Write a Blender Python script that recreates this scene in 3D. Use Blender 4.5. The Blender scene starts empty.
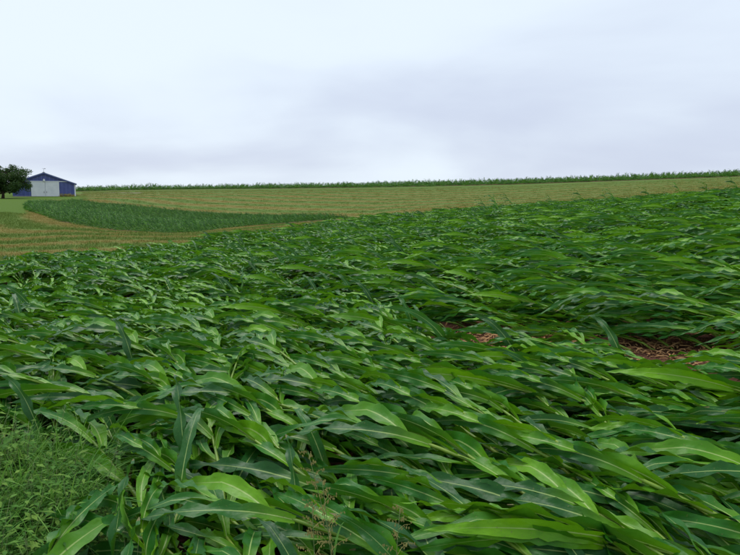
import bpy, math, random
import numpy as np
from mathutils import Vector, Matrix

# ------------------------------------------------------------------ camera, sky, sun, exposure
S = bpy.context.scene
COL = S.collection
R = math.radians
F_PX, CU, CV, VH = 690.0, 370.0, 277.5, 200.0        # photograph: 740 x 555, eye level near row 200
CAMZ = 1.75
PITCH = math.atan((CV - VH) / F_PX)

cam_d = bpy.data.cameras.new('camera')
cam_d.sensor_width = 36.0
cam_d.lens = F_PX / 740.0 * 36.0
cam_d.clip_start = 0.05
cam_d.clip_end = 5000
cam = bpy.data.objects.new('camera', cam_d)
COL.objects.link(cam)
cam.location = (0, 0, CAMZ)
cam.rotation_euler = (math.pi / 2 - PITCH, 0, 0)
S.camera = cam

SUN_EL, SUN_AZ = R(58), R(-35)                       # azimuth from +Y, towards +X
w = bpy.data.worlds.new('World')
S.world = w
w.use_nodes = True
nt = w.node_tree
nt.nodes.clear()
def N(tree, typ, **kw):
    n = tree.nodes.new(typ)
    for k, v in kw.items():
        setattr(n, k, v)
    return n
wo = N(nt, 'ShaderNodeOutputWorld')
bg = N(nt, 'ShaderNodeBackground')
bg.inputs['Strength'].default_value = 0.10
sky = N(nt, 'ShaderNodeTexSky', sky_type='NISHITA')
sky.sun_disc = False
sky.sun_elevation = SUN_EL
sky.sun_rotation = SUN_AZ
sky.air_density = 1.0
sky.dust_density = 2.0
# closed overcast deck: two scales of soft cloud, the same all round the sky
tc = N(nt, 'ShaderNodeTexCoord')
sep = N(nt, 'ShaderNodeSeparateXYZ')
nt.links.new(tc.outputs['Generated'], sep.inputs[0])
ab = N(nt, 'ShaderNodeMath', operation='ABSOLUTE')
nt.links.new(sep.outputs['Z'], ab.inputs[0])
dv = N(nt, 'ShaderNodeMath', operation='ADD')
nt.links.new(ab.outputs[0], dv.inputs[0])
dv.inputs[1].default_value = 0.22
dx = N(nt, 'ShaderNodeMath', operation='DIVIDE')
dy = N(nt, 'ShaderNodeMath', operation='DIVIDE')
nt.links.new(sep.outputs['X'], dx.inputs[0]); nt.links.new(dv.outputs[0], dx.inputs[1])
nt.links.new(sep.outputs['Y'], dy.inputs[0]); nt.links.new(dv.outputs[0], dy.inputs[1])
cmb = N(nt, 'ShaderNodeCombineXYZ')
nt.links.new(dx.outputs[0], cmb.inputs[0]); nt.links.new(dy.outputs[0], cmb.inputs[1])
cmb.inputs[2].default_value = 7.0
n1 = N(nt, 'ShaderNodeTexNoise')
n1.inputs['Scale'].default_value = 0.75
n1.inputs['Detail'].default_value = 6
n1.inputs['Roughness'].default_value = 0.45
n1.inputs['Distortion'].default_value = 0.25
nt.links.new(cmb.outputs[0], n1.inputs['Vector'])
cr = N(nt, 'ShaderNodeValToRGB')
cr.color_ramp.interpolation = 'EASE'
cr.color_ramp.elements[0].position = 0.30
cr.color_ramp.elements[0].color = (4.95, 5.5, 6.75, 1)
cr.color_ramp.elements[1].position = 0.66
cr.color_ramp.elements[1].color = (6.55, 7.35, 8.2, 1)
nt.links.new(n1.outputs['Fac'], cr.inputs[0])
mixc = N(nt, 'ShaderNodeMixRGB', blend_type='MIX')
mixc.inputs[0].default_value = 0.93                  # the cloud deck almost closes the sky
nt.links.new(sky.outputs[0], mixc.inputs[1])
nt.links.new(cr.outputs[0], mixc.inputs[2])
nt.links.new(mixc.outputs[0], bg.inputs['Color'])
nt.links.new(bg.outputs[0], wo.inputs[0])

sun_d = bpy.data.lights.new('sun', 'SUN')
sun_d.energy = 1.5
sun_d.angle = R(25)
sun_d.color = (1.0, 0.97, 0.92)
sun = bpy.data.objects.new('sun', sun_d)
COL.objects.link(sun)
sv = Vector((math.cos(SUN_EL) * math.sin(SUN_AZ), math.cos(SUN_EL) * math.cos(SUN_AZ), math.sin(SUN_EL)))
sun.rotation_euler = sv.to_track_quat('Z', 'Y').to_euler()
sun.location = (0, 0, 60)

vs = S.view_settings
vs.view_transform = 'Standard'
vs.look = 'None'
vs.exposure = 0.38
vs.gamma = 1.0
vs.use_curve_mapping = False
S.cycles.max_bounces = 3
S.cycles.diffuse_bounces = 2
S.cycles.glossy_bounces = 2
S.cycles.transparent_max_bounces = 4

rng = np.random.default_rng(11)

# ------------------------------------------------------------------ helpers
def link(name, mesh, mat=None, parent=None, label=None, cat=None, group=None, kind=None):
    o = bpy.data.objects.new(name, mesh)
    COL.objects.link(o)
    if mat is not None and mesh is not None and len(mesh.materials) == 0:
        for m in (mat if isinstance(mat, (list, tuple)) else [mat]):
            mesh.materials.append(m)
    if parent is not None:
        o.parent = parent
    if label: o['label'] = label
    if cat: o['category'] = cat
    if group: o['group'] = group
    if kind: o['kind'] = kind
    return o

def mesh_of(name, V, Fc, smooth=True, attrs=None, uv=None, mats=None):
    me = bpy.data.meshes.new(name)
    me.from_pydata([tuple(map(float, p)) for p in V], [], [tuple(map(int, f)) for f in Fc])
    if smooth:
        me.polygons.foreach_set('use_smooth', np.ones(len(me.polygons), dtype=bool))
    for k, a in (attrs or {}).items():
        at = me.attributes.new(k, 'FLOAT', 'POINT')
        at.data.foreach_set('value', np.asarray(a, dtype=np.float32))
    if uv is not None:
        uv = np.asarray(uv, dtype=np.float32)
        ul = me.uv_layers.new(name='UVMap')
        li = np.empty(len(me.loops), dtype=np.int32)
        me.loops.foreach_get('vertex_index', li)
        ul.data.foreach_set('uv', uv[li].ravel())
    if mats is not None:
        me.polygons.foreach_set('material_index', np.asarray(mats, dtype=np.int32))
    me.update()
    return me

class MB:
    """collects vertices / faces for one mesh"""
    def __init__(s):
        s.V, s.F, s.M, s.UV, s.A = [], [], [], [], []
    def add(s, V, Fc, m=0, uv=None, a=0.0):
        b = len(s.V)
        s.V += [tuple(p) for p in V]
        s.F += [tuple(b + i for i in f) for f in Fc]
        s.M += [m] * len(Fc)
        s.UV += list(uv) if uv is not None else [(0.5, 0.5)] * len(V)
        s.A += list(a) if hasattr(a, '__len__') else [a] * len(V)
    def box(s, x0, x1, y0, y1, z0, z1, m=0):
        V = [(x, y, z) for z in (z0, z1) for y in (y0, y1) for x in (x0, x1)]
        s.add(V, [(0, 2, 3, 1), (4, 5, 7, 6), (0, 1, 5, 4), (2, 6, 7, 3), (0, 4, 6, 2), (1, 3, 7, 5)], m)
    def prism(s, prof, y0, y1, m=0):                 # outline in x,z pushed along y
        n = len(prof)
        V = [(x, y0, z) for x, z in prof] + [(x, y1, z) for x, z in prof]
        s.add(V, [tuple(range(n)), tuple(range(2 * n - 1, n - 1, -1))] +
              [(i, i + n, (i + 1) % n + n, (i + 1) % n) for i in range(n)], m)
    def tube(s, pts, rad, k=6, m=0, a=0.0, cap=True):
        pts = [np.asarray(p, float) for p in pts]
        n = len(pts)
        V, uv = [], []
        for i, p in enumerate(pts):
            d = pts[min(i + 1, n - 1)] - pts[max(i - 1, 0)]
            d = d / (np.linalg.norm(d) + 1e-9)
            ref = np.array([0, 0, 1.0]) if abs(d[2]) < 0.9 else np.array([1.0, 0, 0])
            b = np.cross(d, ref); b /= np.linalg.norm(b)
            c = np.cross(b, d)
            r = rad[i] if hasattr(rad, '__len__') else rad
            for j in range(k):
                t = 2 * math.pi * j / k
                V.append(p + r * (math.cos(t) * b + math.sin(t) * c)); uv.append((j / k, i / max(1, n - 1)))
        Fc = [(i * k + j, i * k + (j + 1) % k, (i + 1) * k + (j + 1) % k, (i + 1) * k + j)
              for i in range(n - 1) for j in range(k)]
        if cap:
            Fc += [tuple(range(k - 1, -1, -1)), tuple(range((n - 1) * k, n * k))]
        s.add(V, Fc, m, uv, a)
    def mesh(s, name, smooth=True, attr='lv'):
        return mesh_of(name, s.V, s.F, smooth, {attr: s.A}, s.UV, s.M)

def pix_dir(u, v):
    a, b = (u - CU) / F_PX, (CV - v) / F_PX
    return np.array([a, math.cos(PITCH) + b * math.sin(PITCH), -math.sin(PITCH) + b * math.cos(PITCH)])
def pix_at(u, v, r):                                 # point seen at a pixel, at a known horizontal range
    d = pix_dir(u, v)
    return np.array([0, 0, CAMZ]) + d * (r / math.hypot(d[0], d[1]))
def az_of(u, v=VH):
    d = pix_dir(u, v)
    return math.atan2(d[0], d[1])
def project(P):
    P = np.asarray(P, float) - np.array([0, 0, CAMZ])
    fw = P[..., 1] * math.cos(PITCH) - P[..., 2] * math.sin(PITCH)
    up = P[..., 1] * math.sin(PITCH) + P[..., 2] * math.cos(PITCH)
    fw = np.where(fw < 1e-3, 1e-3, fw)
    return CU + P[..., 0] / fw * F_PX, CV - up / fw * F_PX

# ------------------------------------------------------------------ terrain height
# each column: (range, photo row of the surface there, plant height to take off)
cols = {
   -80: [(18, 266, .4), (27, 257, 0), (40, 243, 0), (55, 226, 0), (68, 213, 0), (110, 205, 0), (190, 199, 0), (280, 193, 0), (360, 187.5, 1.8)],
    12: [(20, 258, .4), (27, 254, 0), (40, 240, 0), (55, 225, 0), (68, 213.5, 0), (110, 205, 0), (190, 199, 0), (280, 192, 0), (360, 187, 1.8)],
    60: [(22, 251, .4), (30, 246, 0), (42, 232, 0), (56, 223, 0), (85, 211, .3), (130, 203.5, .6), (190, 198.5, 0), (280, 192, 0), (360, 187, 1.8)],
   120: [(24, 244, .4), (33, 239, 0), (50, 231, .0), (85, 215, .6), (145, 203.5, .7), (185, 198, 0), (285, 190, 0), (360, 186.8, 1.8)],
   180: [(28, 238, .4), (38, 236, 0), (54, 233.5, .0), (85, 221, .6), (140, 209, .7), (180, 201, 0), (285, 189, 0), (360, 186.3, 1.8)],
   250: [(32, 232, .4), (44, 229, 0), (60, 226, .2), (85, 220, .7), (125, 212.5, .7), (180, 201, 0), (285, 188.5, 0), (360, 185.3, 1.8)],
   370: [(48, 217, .4), (70, 219, .2), (100, 214.5, 0), (140, 208, 0), (200, 196, 0), (285, 187.2, 0), (360, 182.3, 1.8)],
   500: [(55, 207.5, .4), (80, 208.5, 0), (130, 205, 0), (200, 195, 0), (285, 184.7, 0), (360, 179.3, 1.8)],
   620: [(60, 200, .4), (85, 199, 0), (140, 196.5, 0), (200, 190, 0), (285, 180.6, 0), (360, 175.8, 1.8)],
   728: [(60, 192, .4), (85, 191, 0), (140, 187, 0), (200, 183.5, 0), (285, 177, 0), (360, 171.5, 1.8)],
   820: [(60, 185, .4), (85, 184.5, 0), (140, 181, 0), (200, 178.5, 0), (285, 173, 0), (360, 167, 1.8)],
}
RG = np.exp(np.linspace(math.log(1.0), math.log(1600.0), 420))
LR = np.log(RG)
us = sorted(cols)
caz = np.array([az_of(u) for u in us])
tab = []
for u in us:
    rr, zz = [1.0, 7.0], [0.0, 0.0]
    for (r, v, h) in cols[u]:
        rr.append(r); zz.append(pix_at(u, v, r)[2] - h)
    zend = zz[-1]
    rr += [420, 700, 1600]; zz += [zend - 0.8, zend - 12, zend - 40]
    z = np.interp(LR, np.log(rr), zz)
    ker = np.hanning(23); ker /= ker.sum()
    z = np.convolve(np.pad(z, 11, mode='edge'), ker, mode='valid')
    tab.append(z)
tab = np.array(tab)
AZF = np.linspace(caz[0], caz[-1], 260)
TF = np.array([np.interp(AZF, caz, tab[:, j]) for j in range(len(RG))]).T
ker = np.hanning(25); ker /= ker.sum()
TF = np.apply_along_axis(lambda c: np.convolve(np.pad(c, 12, mode='edge'), ker, mode='valid'), 0, TF)

def bil(T, ia, ir):
    a0 = np.clip(np.floor(ia).astype(int), 0, T.shape[0] - 2); r0 = np.clip(np.floor(ir).astype(int), 0, T.shape[1] - 2)
    fa, fr = np.clip(ia - a0, 0, 1), np.clip(ir - r0, 0, 1)
    return (T[a0, r0] * (1 - fa) * (1 - fr) + T[a0 + 1, r0] * fa * (1 - fr) +
            T[a0, r0 + 1] * (1 - fa) * fr + T[a0 + 1, r0 + 1] * fa * fr)
def ground_z(x, y):
    x, y = np.asarray(x, float), np.asarray(y, float)
    r = np.maximum(np.hypot(x, y), 1.0)
    az = np.arctan2(x, y)
    ia = (np.clip(az, AZF[0], AZF[-1]) - AZF[0]) / (AZF[1] - AZF[0])
    ir = (np.log(r) - LR[0]) / (LR[1] - LR[0])
    z = bil(TF, ia, ir)
    over = np.maximum(np.abs(az) - 0.62, 0) / 1.6           # beside and behind: ease to gentle land
    return z * np.clip(1 - over, 0.25, 1)
def hit(u, v, h=0.0):
    d = pix_dir(u, v); d = d / math.hypot(d[0], d[1])
    rs = np.linspace(3, 420, 4000)
    z = CAMZ + d[2] * rs
    g = ground_z(d[0] * rs, d[1] * rs) + h
    k = np.nonzero(z <= g)[0]
    return float(rs[k[0]]) if len(k) else 420.0

def azcurve(pts):                                           # list of (u, range) -> function az -> range
    a = np.array([az_of(p[0]) for p in pts]); r = np.array([p[1] for p in pts])
    return lambda az: np.interp(az, a, r)
near_far = azcurve([(-160, 14), (-60, 15.5), (12, 17), (60, 19.5), (120, 21.5), (180, 24.5), (250, 28), (300, 33), (370, 45),
                    (450, 52), (500, 55), (620, 60), (728, 60), (900, 60)])
lo2 = [(26, 204), (29, 209), (36, 213), (60, 222), (100, 229), (135, 232), (165, 233.5), (200, 232.5), (250, 226), (300, 222), (360, 218)]
hi2 = [(26, 203), (33, 200.5), (75, 198.6), (100, 201.5), (150, 206), (200, 210.5), (290, 213.3), (330, 214.2), (360, 215.5)]
LO2 = [(u, hit(u, v)) for u, v in lo2]
HI2 = [(u, hit(u, v, 0.3)) for u, v in hi2]
c2lo, c2hi = azcurve(LO2), azcurve(HI2)
A2MIN, A2MAX = az_of(26), az_of(372)
lo3 = [(-120, 191), (80, 189.4), (200, 188.6), (300, 187.8), (420, 186.4), (500, 184.4), (600, 181.2), (728, 177), (850, 173)]
LO3 = [(u, 285.0) for u, v in lo3]
c3lo = azcurve(LO3)

def polydist(x, y, pts):                                    # distance in plan to a polyline of (u, range)
    P = np.array([(r * math.sin(az_of(u)), r * math.cos(az_of(u))) for u, r in pts])
    best = np.full(x.shape, 1e9)
    for a, b in zip(P[:-1], P[1:]):
        e = b - a
        t = np.clip(((x - a[0]) * e[0] + (y - a[1]) * e[1]) / (e @ e), 0, 1)
        best = np.minimum(best, np.hypot(x - a[0] - t * e[0], y - a[1] - t * e[1]))
    return best

def in_crop2(x, y):
    az, r = np.arctan2(x, y), np.hypot(x, y)
    return (az > A2MIN) & (az < A2MAX) & (r > c2lo(az)) & (r < c2hi(az))

# soft noise in plan for the waves of the flattened crop
_k = np.random.default_rng(5)
KW = [(_k.normal(0, 1, 2) * f, _k.uniform(0, 6.28), a) for f, a in ((0.45, 1), (0.8, .8), (1.3, .7), (2.2, .5), (0.3, 1), (0.9, .7))]
def wave(x, y):
    s = 0
    for kv, ph, a in KW: s = s + a * np.sin(kv[0] * x + kv[1] * y + ph)
    return s / 2.0

ROWLINE = HI2[2:] + [(450, 118), (560, 128), (728, 145), (850, 155)]
def far_rows(x, y):                                         # row coordinate of the mown slope, curving with the strip below it
    return polydist(x, y, ROWLINE) * 0.36 + 0.5 * wave(x * .03, y * .03)
def near_rows(x, y):
    return polydist(x, y, LO2) + 0.5 * wave(x * .08, y * .08)

# ------------------------------------------------------------------ materials
def mat(name):
    m = bpy.data.materials.new(name)
    m.use_nodes = True
    t = m.node_tree
    return m, t, t.nodes['Principled BSDF'], t.nodes['Material Output']
def noise(t, scale, detail=4, rough=0.5, vec=None, obj=True):
    n = N(t, 'ShaderNodeTexNoise')
    n.inputs['Scale'].default_value = scale
    n.inputs['Detail'].default_value = detail
    n.inputs['Roughness'].default_value = rough
    if vec is not None: t.links.new(vec, n.inputs['Vector'])
    return n
def ramp(t, src, stops, interp='LINEAR'):
    c = N(t, 'ShaderNodeValToRGB')
    c.color_ramp.interpolation = interp
    e = c.color_ramp.elements
    while len(e) < len(stops): e.new(0.5)
    for i, (p, col) in enumerate(stops):
        e[i].position = p
        e[i].color = (*col, 1) if len(col) == 3 else col
    t.links.new(src, c.inputs[0])
    return c.outputs[0]
def mix(t, f, a, b, blend='MIX'):
    m = N(t, 'ShaderNodeMixRGB', blend_type=blend)
    for i, x in ((0, f), (1, a), (2, b)):
        if isinstance(x, (int, float)): m.inputs[i].default_value = x
        elif isinstance(x, tuple): m.inputs[i].default_value = (*x, 1)
        else: t.links.new(x, m.inputs[i])
    return m.outputs[0]
def math_n(t, op, a, b=None, clamp=False):
    m = N(t, 'ShaderNodeMath', operation=op)
    m.use_clamp = clamp
    for i, x in ((0, a), (1, b)):
        if x is None: continue
        if isinstance(x, (int, float)): m.inputs[i].default_value = x
        else: t.links.new(x, m.inputs[i])
    return m.outputs[0]
def attr(t, name):
    a = N(t, 'ShaderNodeAttribute', attribute_name=name)
    return a.outputs['Fac']
def world_pos(t):
    return N(t, 'ShaderNodeNewGeometry').outputs['Position']

def leaf_material(name, dark, mid, young, rib, rough=0.42, translu=0.22, spec=0.24):
    m, t, p, out = mat(name)
    uv = N(t, 'ShaderNodeUVMap')
    sp = N(t, 'ShaderNodeSeparateXYZ')
    t.links.new(uv.outputs[0], sp.inputs[0])
    U, Vv = sp.outputs['X'], sp.outputs['Y']
    oi = N(t, 'ShaderNodeObjectInfo')
    lv = attr(t, 'lv')
    tone = math_n(t, 'ADD', math_n(t, 'MULTIPLY', lv, 0.8), math_n(t, 'MULTIPLY', oi.outputs['Random'], 0.25))
    nz = noise(t, 2.2, 1, vec=world_pos(t))
    tone = math_n(t, 'ADD', tone, math_n(t, 'MULTIPLY', math_n(t, 'SUBTRACT', nz.outputs['Fac'], 0.5), 0.7), clamp=True)
    base = ramp(t, tone, [(0.0, dark), (0.55, mid), (0.78, tuple(.5 * a_ + .5 * b_ for a_, b_ in zip(mid, young))), (1.0, young)])
    # the blade is yellower towards its base
    yb = math_n(t, 'MULTIPLY', math_n(t, 'SUBTRACT', 1.0, math_n(t, 'MULTIPLY', Vv, 3.4), clamp=True), 0.9)
    base = mix(t, yb, base, young)
    # fine parallel veins
    vein = math_n(t, 'SINE', math_n(t, 'MULTIPLY', U, 130.0))
    base = mix(t, math_n(t, 'MULTIPLY', math_n(t, 'ADD', vein, 1.0), 0.09), base, mix(t, 0.5, base, young))
    # old scratches and paler blotches
    bl = noise(t, 38, 2, vec=world_pos(t))
    base = mix(t, math_n(t, 'MULTIPLY', math_n(t, 'SUBTRACT', bl.outputs['Fac'], 0.52, clamp=True), 0.9), base, mid)
    # midrib
    du = math_n(t, 'ABSOLUTE', math_n(t, 'SUBTRACT', U, 0.5))
    wid = math_n(t, 'ADD', 0.014, math_n(t, 'MULTIPLY', math_n(t, 'SUBTRACT', 1.0, Vv), 0.030))
    ribm = math_n(t, 'LESS_THAN', du, wid)
    ribm = math_n(t, 'MULTIPLY', ribm, math_n(t, 'SUBTRACT', 0.95, math_n(t, 'MULTIPLY', Vv, 0.75), clamp=True))
    base = mix(t, ribm, base, rib)
    # dry tips and small scorched specks
    dry = math_n(t, 'GREATER_THAN', math_n(t, 'ADD', Vv, math_n(t, 'MULTIPLY', bl.outputs['Fac'], 0.10)), math_n(t, 'ADD', 0.985, math_n(t, 'MULTIPLY', lv, 0.12)))
    base = mix(t, math_n(t, 'MULTIPLY', dry, 0.75), base, (0.22, 0.17, 0.06))
    spk = ramp(t, noise(t, 95, 1, vec=world_pos(t)).outputs['Fac'], [(0.70, (0, 0, 0)), (0.74, (.6, .6, .6))])
    base = mix(t, spk, base, (0.16, 0.17, 0.05))
    t.links.new(base, p.inputs['Base Color'])
    p.inputs['Roughness'].default_value = rough
    p.inputs['Specular IOR Level'].default_value = spec
    bmp = N(t, 'ShaderNodeBump')
    bmp.inputs['Strength'].default_value = 0.4
    bmp.inputs['Distance'].default_value = 0.004
    hgt = math_n(t, 'ADD', math_n(t, 'MULTIPLY', vein, 0.022), bl.outputs['Fac'])
    cv = N(t, 'ShaderNodeCombineXYZ')
    t.links.new(math_n(t, 'MULTIPLY', U, 1.6), cv.inputs[0]); t.links.new(math_n(t, 'MULTIPLY', Vv, 9.0), cv.inputs[1])
    t.links.new(math_n(t, 'MULTIPLY', lv, 37.0), cv.inputs[2])
    rip = noise(t, 1.0, 2, 0.5, cv.outputs[0])
    hgt = math_n(t, 'ADD', hgt, math_n(t, 'MULTIPLY', rip.outputs['Fac'], 4.5))
    hgt = math_n(t, 'SUBTRACT', hgt, math_n(t, 'MULTIPLY', ribm, 0.8))
    t.links.new(hgt, bmp.inputs['Height'])
    t.links.new(bmp.outputs[0], p.inputs['Normal'])
    tr = N(t, 'ShaderNodeBsdfTranslucent')
    t.links.new(mix(t, 0.55, base, young), tr.inputs['Color'])
    ms = N(t, 'ShaderNodeMixShader')
    ms.inputs[0].default_value = translu
    t.links.new(p.outputs[0], ms.inputs[1]); t.links.new(tr.outputs[0], ms.inputs[2])
    t.links.new(ms.outputs[0], out.inputs['Surface'])
    return m

M = {}
M['leaf'] = leaf_material('corn_leaf', (0.005, 0.058, 0.016), (0.018, 0.145, 0.010), (0.165, 0.39, 0.006), (0.42, 0.56, 0.17))
def plain(name, c1, c2, scale=8, rough=0.7, spec=0.3, bump=0.0, vary=0.0):
    m, t, p, out = mat(name)
    nz = noise(t, scale, 5, 0.6, vec=world_pos(t))
    base = mix(t, ramp(t, nz.outputs['Fac'], [(0.3, (0, 0, 0)), (0.7, (1, 1, 1))]), c1, c2)
    if vary:
        oi = N(t, 'ShaderNodeObjectInfo')
        lv = attr(t, 'lv')
        base = mix(t, math_n(t, 'MULTIPLY', math_n(t, 'ADD', oi.outputs['Random'], lv), vary, clamp=True), base, c2)
    t.links.new(base, p.inputs['Base Color'])
    p.inputs['Roughness'].default_value = rough
    p.inputs['Specular IOR Level'].default_value = spec
    if bump:
        b = N(t, 'ShaderNodeBump'); b.inputs['Strength'].default_value = bump; b.inputs['Distance'].default_value = 0.02
        t.links.new(nz.outputs['Fac'], b.inputs['Height']); t.links.new(b.outputs[0], p.inputs['Normal'])
    return m
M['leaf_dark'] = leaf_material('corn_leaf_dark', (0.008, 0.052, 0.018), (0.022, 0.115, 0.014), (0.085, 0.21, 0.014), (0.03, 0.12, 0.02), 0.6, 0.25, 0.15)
M['stalk'] = plain('corn_stalk', (0.10, 0.21, 0.014), (0.24, 0.35, 0.035), 9, 0.45, 0.45)
M['residue'] = plain('dry_residue', (0.17, 0.065, 0.03), (0.46, 0.27, 0.12), 14, 0.9, 0.1, vary=0.4)
M['weed'] = leaf_material('weed_leaf', (0.036, 0.140, 0.016), (0.09, 0.25, 0.028), (0.24, 0.40, 0.06), (0.09, 0.18, 0.05), 0.6, 0.35, 0.15)
M['grass'] = leaf_material('wild_grass', (0.035, 0.145, 0.020), (0.080, 0.26, 0.030), (0.20, 0.40, 0.06), (0.10, 0.22, 0.04), 0.55, 0.35, 0.2)
M['weed_stem'] = plain('weed_stem', (0.10, 0.17, 0.05), (0.20, 0.25, 0.09), 20, 0.7)
M['seed'] = plain('seed_head', (0.24, 0.21, 0.06), (0.40, 0.34, 0.11), 40, 0.8)
M['stubble'] = plain('hay_stubble', (0.095, 0.170, 0.022), (0.18, 0.25, 0.045), 0.6, 0.8, 0.2, vary=0.4)
M['straw'] = plain('cut_hay', (0.24, 0.195, 0.052), (0.36, 0.30, 0.09), 0.8, 0.9, 0.1, vary=0.4)
M['blue'] = plain('blue_steel', (0.050, 0.070, 0.235), (0.070, 0.095, 0.30), 0.9, 0.42, 0.5)
M['white'] = plain('white_steel', (0.66, 0.68, 0.71), (0.78, 0.79, 0.80), 0.8, 0.5, 0.5)
M['roof'] = plain('roof_steel', (0.40, 0.42, 0.45), (0.52, 0.54, 0.57), 0.8, 0.4, 0.5)
M['dark'] = plain('dark_metal', (0.02, 0.02, 0.022), (0.05, 0.05, 0.05), 3, 0.5, 0.5)
M['concrete'] = plain('concrete', (0.26, 0.25, 0.23), (0.36, 0.35, 0.32), 2, 0.9, 0.2)
M['bark'] = plain('bark', (0.035, 0.026, 0.018), (0.09, 0.07, 0.05), 5, 0.95, 0.1, bump=0.6)
M['tree_leaf'] = leaf_material('tree_leaf', (0.018, 0.050, 0.015), (0.036, 0.088, 0.022), (0.085, 0.15, 0.03), (0.05, 0.09, 0.03), 0.5, 0.25)
M['lane'] = plain('pale_gravel', (0.30, 0.26, 0.19), (0.45, 0.41, 0.33), 1.5, 0.95, 0.1)

# ground: soil under the crops, mown hay bands with tan windrow stripes, lawn round the shed
gm, t, p, out = mat('ground')
pos = world_pos(t)
fine, mid_, big = noise(t, 22, 8, 0.65, pos), noise(t, 1.3, 5, 0.6, pos), noise(t, 0.06, 4, 0.5, pos)
soil = mix(t, ramp(t, fine.outputs['Fac'], [(0.35, (0, 0, 0)), (0.7, (1, 1, 1))]), (0.055, 0.022, 0.013), (0.20, 0.085, 0.05))
soil = mix(t, ramp(t, mid_.outputs['Fac'], [(0.35, (0, 0, 0)), (0.75, (.7, .7, .7))]), soil, (0.10, 0.052, 0.033))
sc = attr(t, 'sc')
wob = sc
st = math_n(t, 'SINE', math_n(t, 'MULTIPLY', wob, 2 * math.pi / 5.2))
st = math_n(t, 'ADD', st, math_n(t, 'MULTIPLY', math_n(t, 'SUBTRACT', mid_.outputs['Fac'], 0.5), 1.3))
st = math_n(t, 'ADD', math_n(t, 'MULTIPLY', st, 0.7), 0.46, clamp=True)
patch = ramp(t, noise(t, 0.035, 3, 0.6, pos).outputs['Fac'], [(0.3, (.45, .45, .45)), (0.62, (1, 1, 1))])
tanm = math_n(t, 'MULTIPLY', math_n(t, 'MULTIPLY', st, attr(t, 'tan')), patch)
hg = mix(t, fine.outputs['Fac'], (0.062, 0.125, 0.014), (0.115, 0.185, 0.028))
hg = mix(t, big.outputs['Fac'], hg, (0.100, 0.165, 0.024))
ht = mix(t, fine.outputs['Fac'], (0.16, 0.120, 0.028), (0.28, 0.215, 0.060))
hay = mix(t, tanm, hg, ht)
lawn = mix(t, fine.outputs['Fac'], (0.052, 0.115, 0.005), (0.095, 0.165, 0.010))
gc = mix(t, attr(t, 'soil'), hay, soil)
gc = mix(t, attr(t, 'lawn'), gc, lawn)
t.links.new(gc, p.inputs['Base Color'])
p.inputs['Roughness'].default_value = 0.95
p.inputs['Specular IOR Level'].default_value = 0.15
b = N(t, 'ShaderNodeBump'); b.inputs['Strength'].default_value = 0.9; b.inputs['Distance'].default_value = 0.06
t.links.new(noise(t, 9, 8, 0.7, pos).outputs['Fac'], b.inputs['Height']); t.links.new(b.outputs[0], p.inputs['Normal'])
M['ground'] = gm

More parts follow.
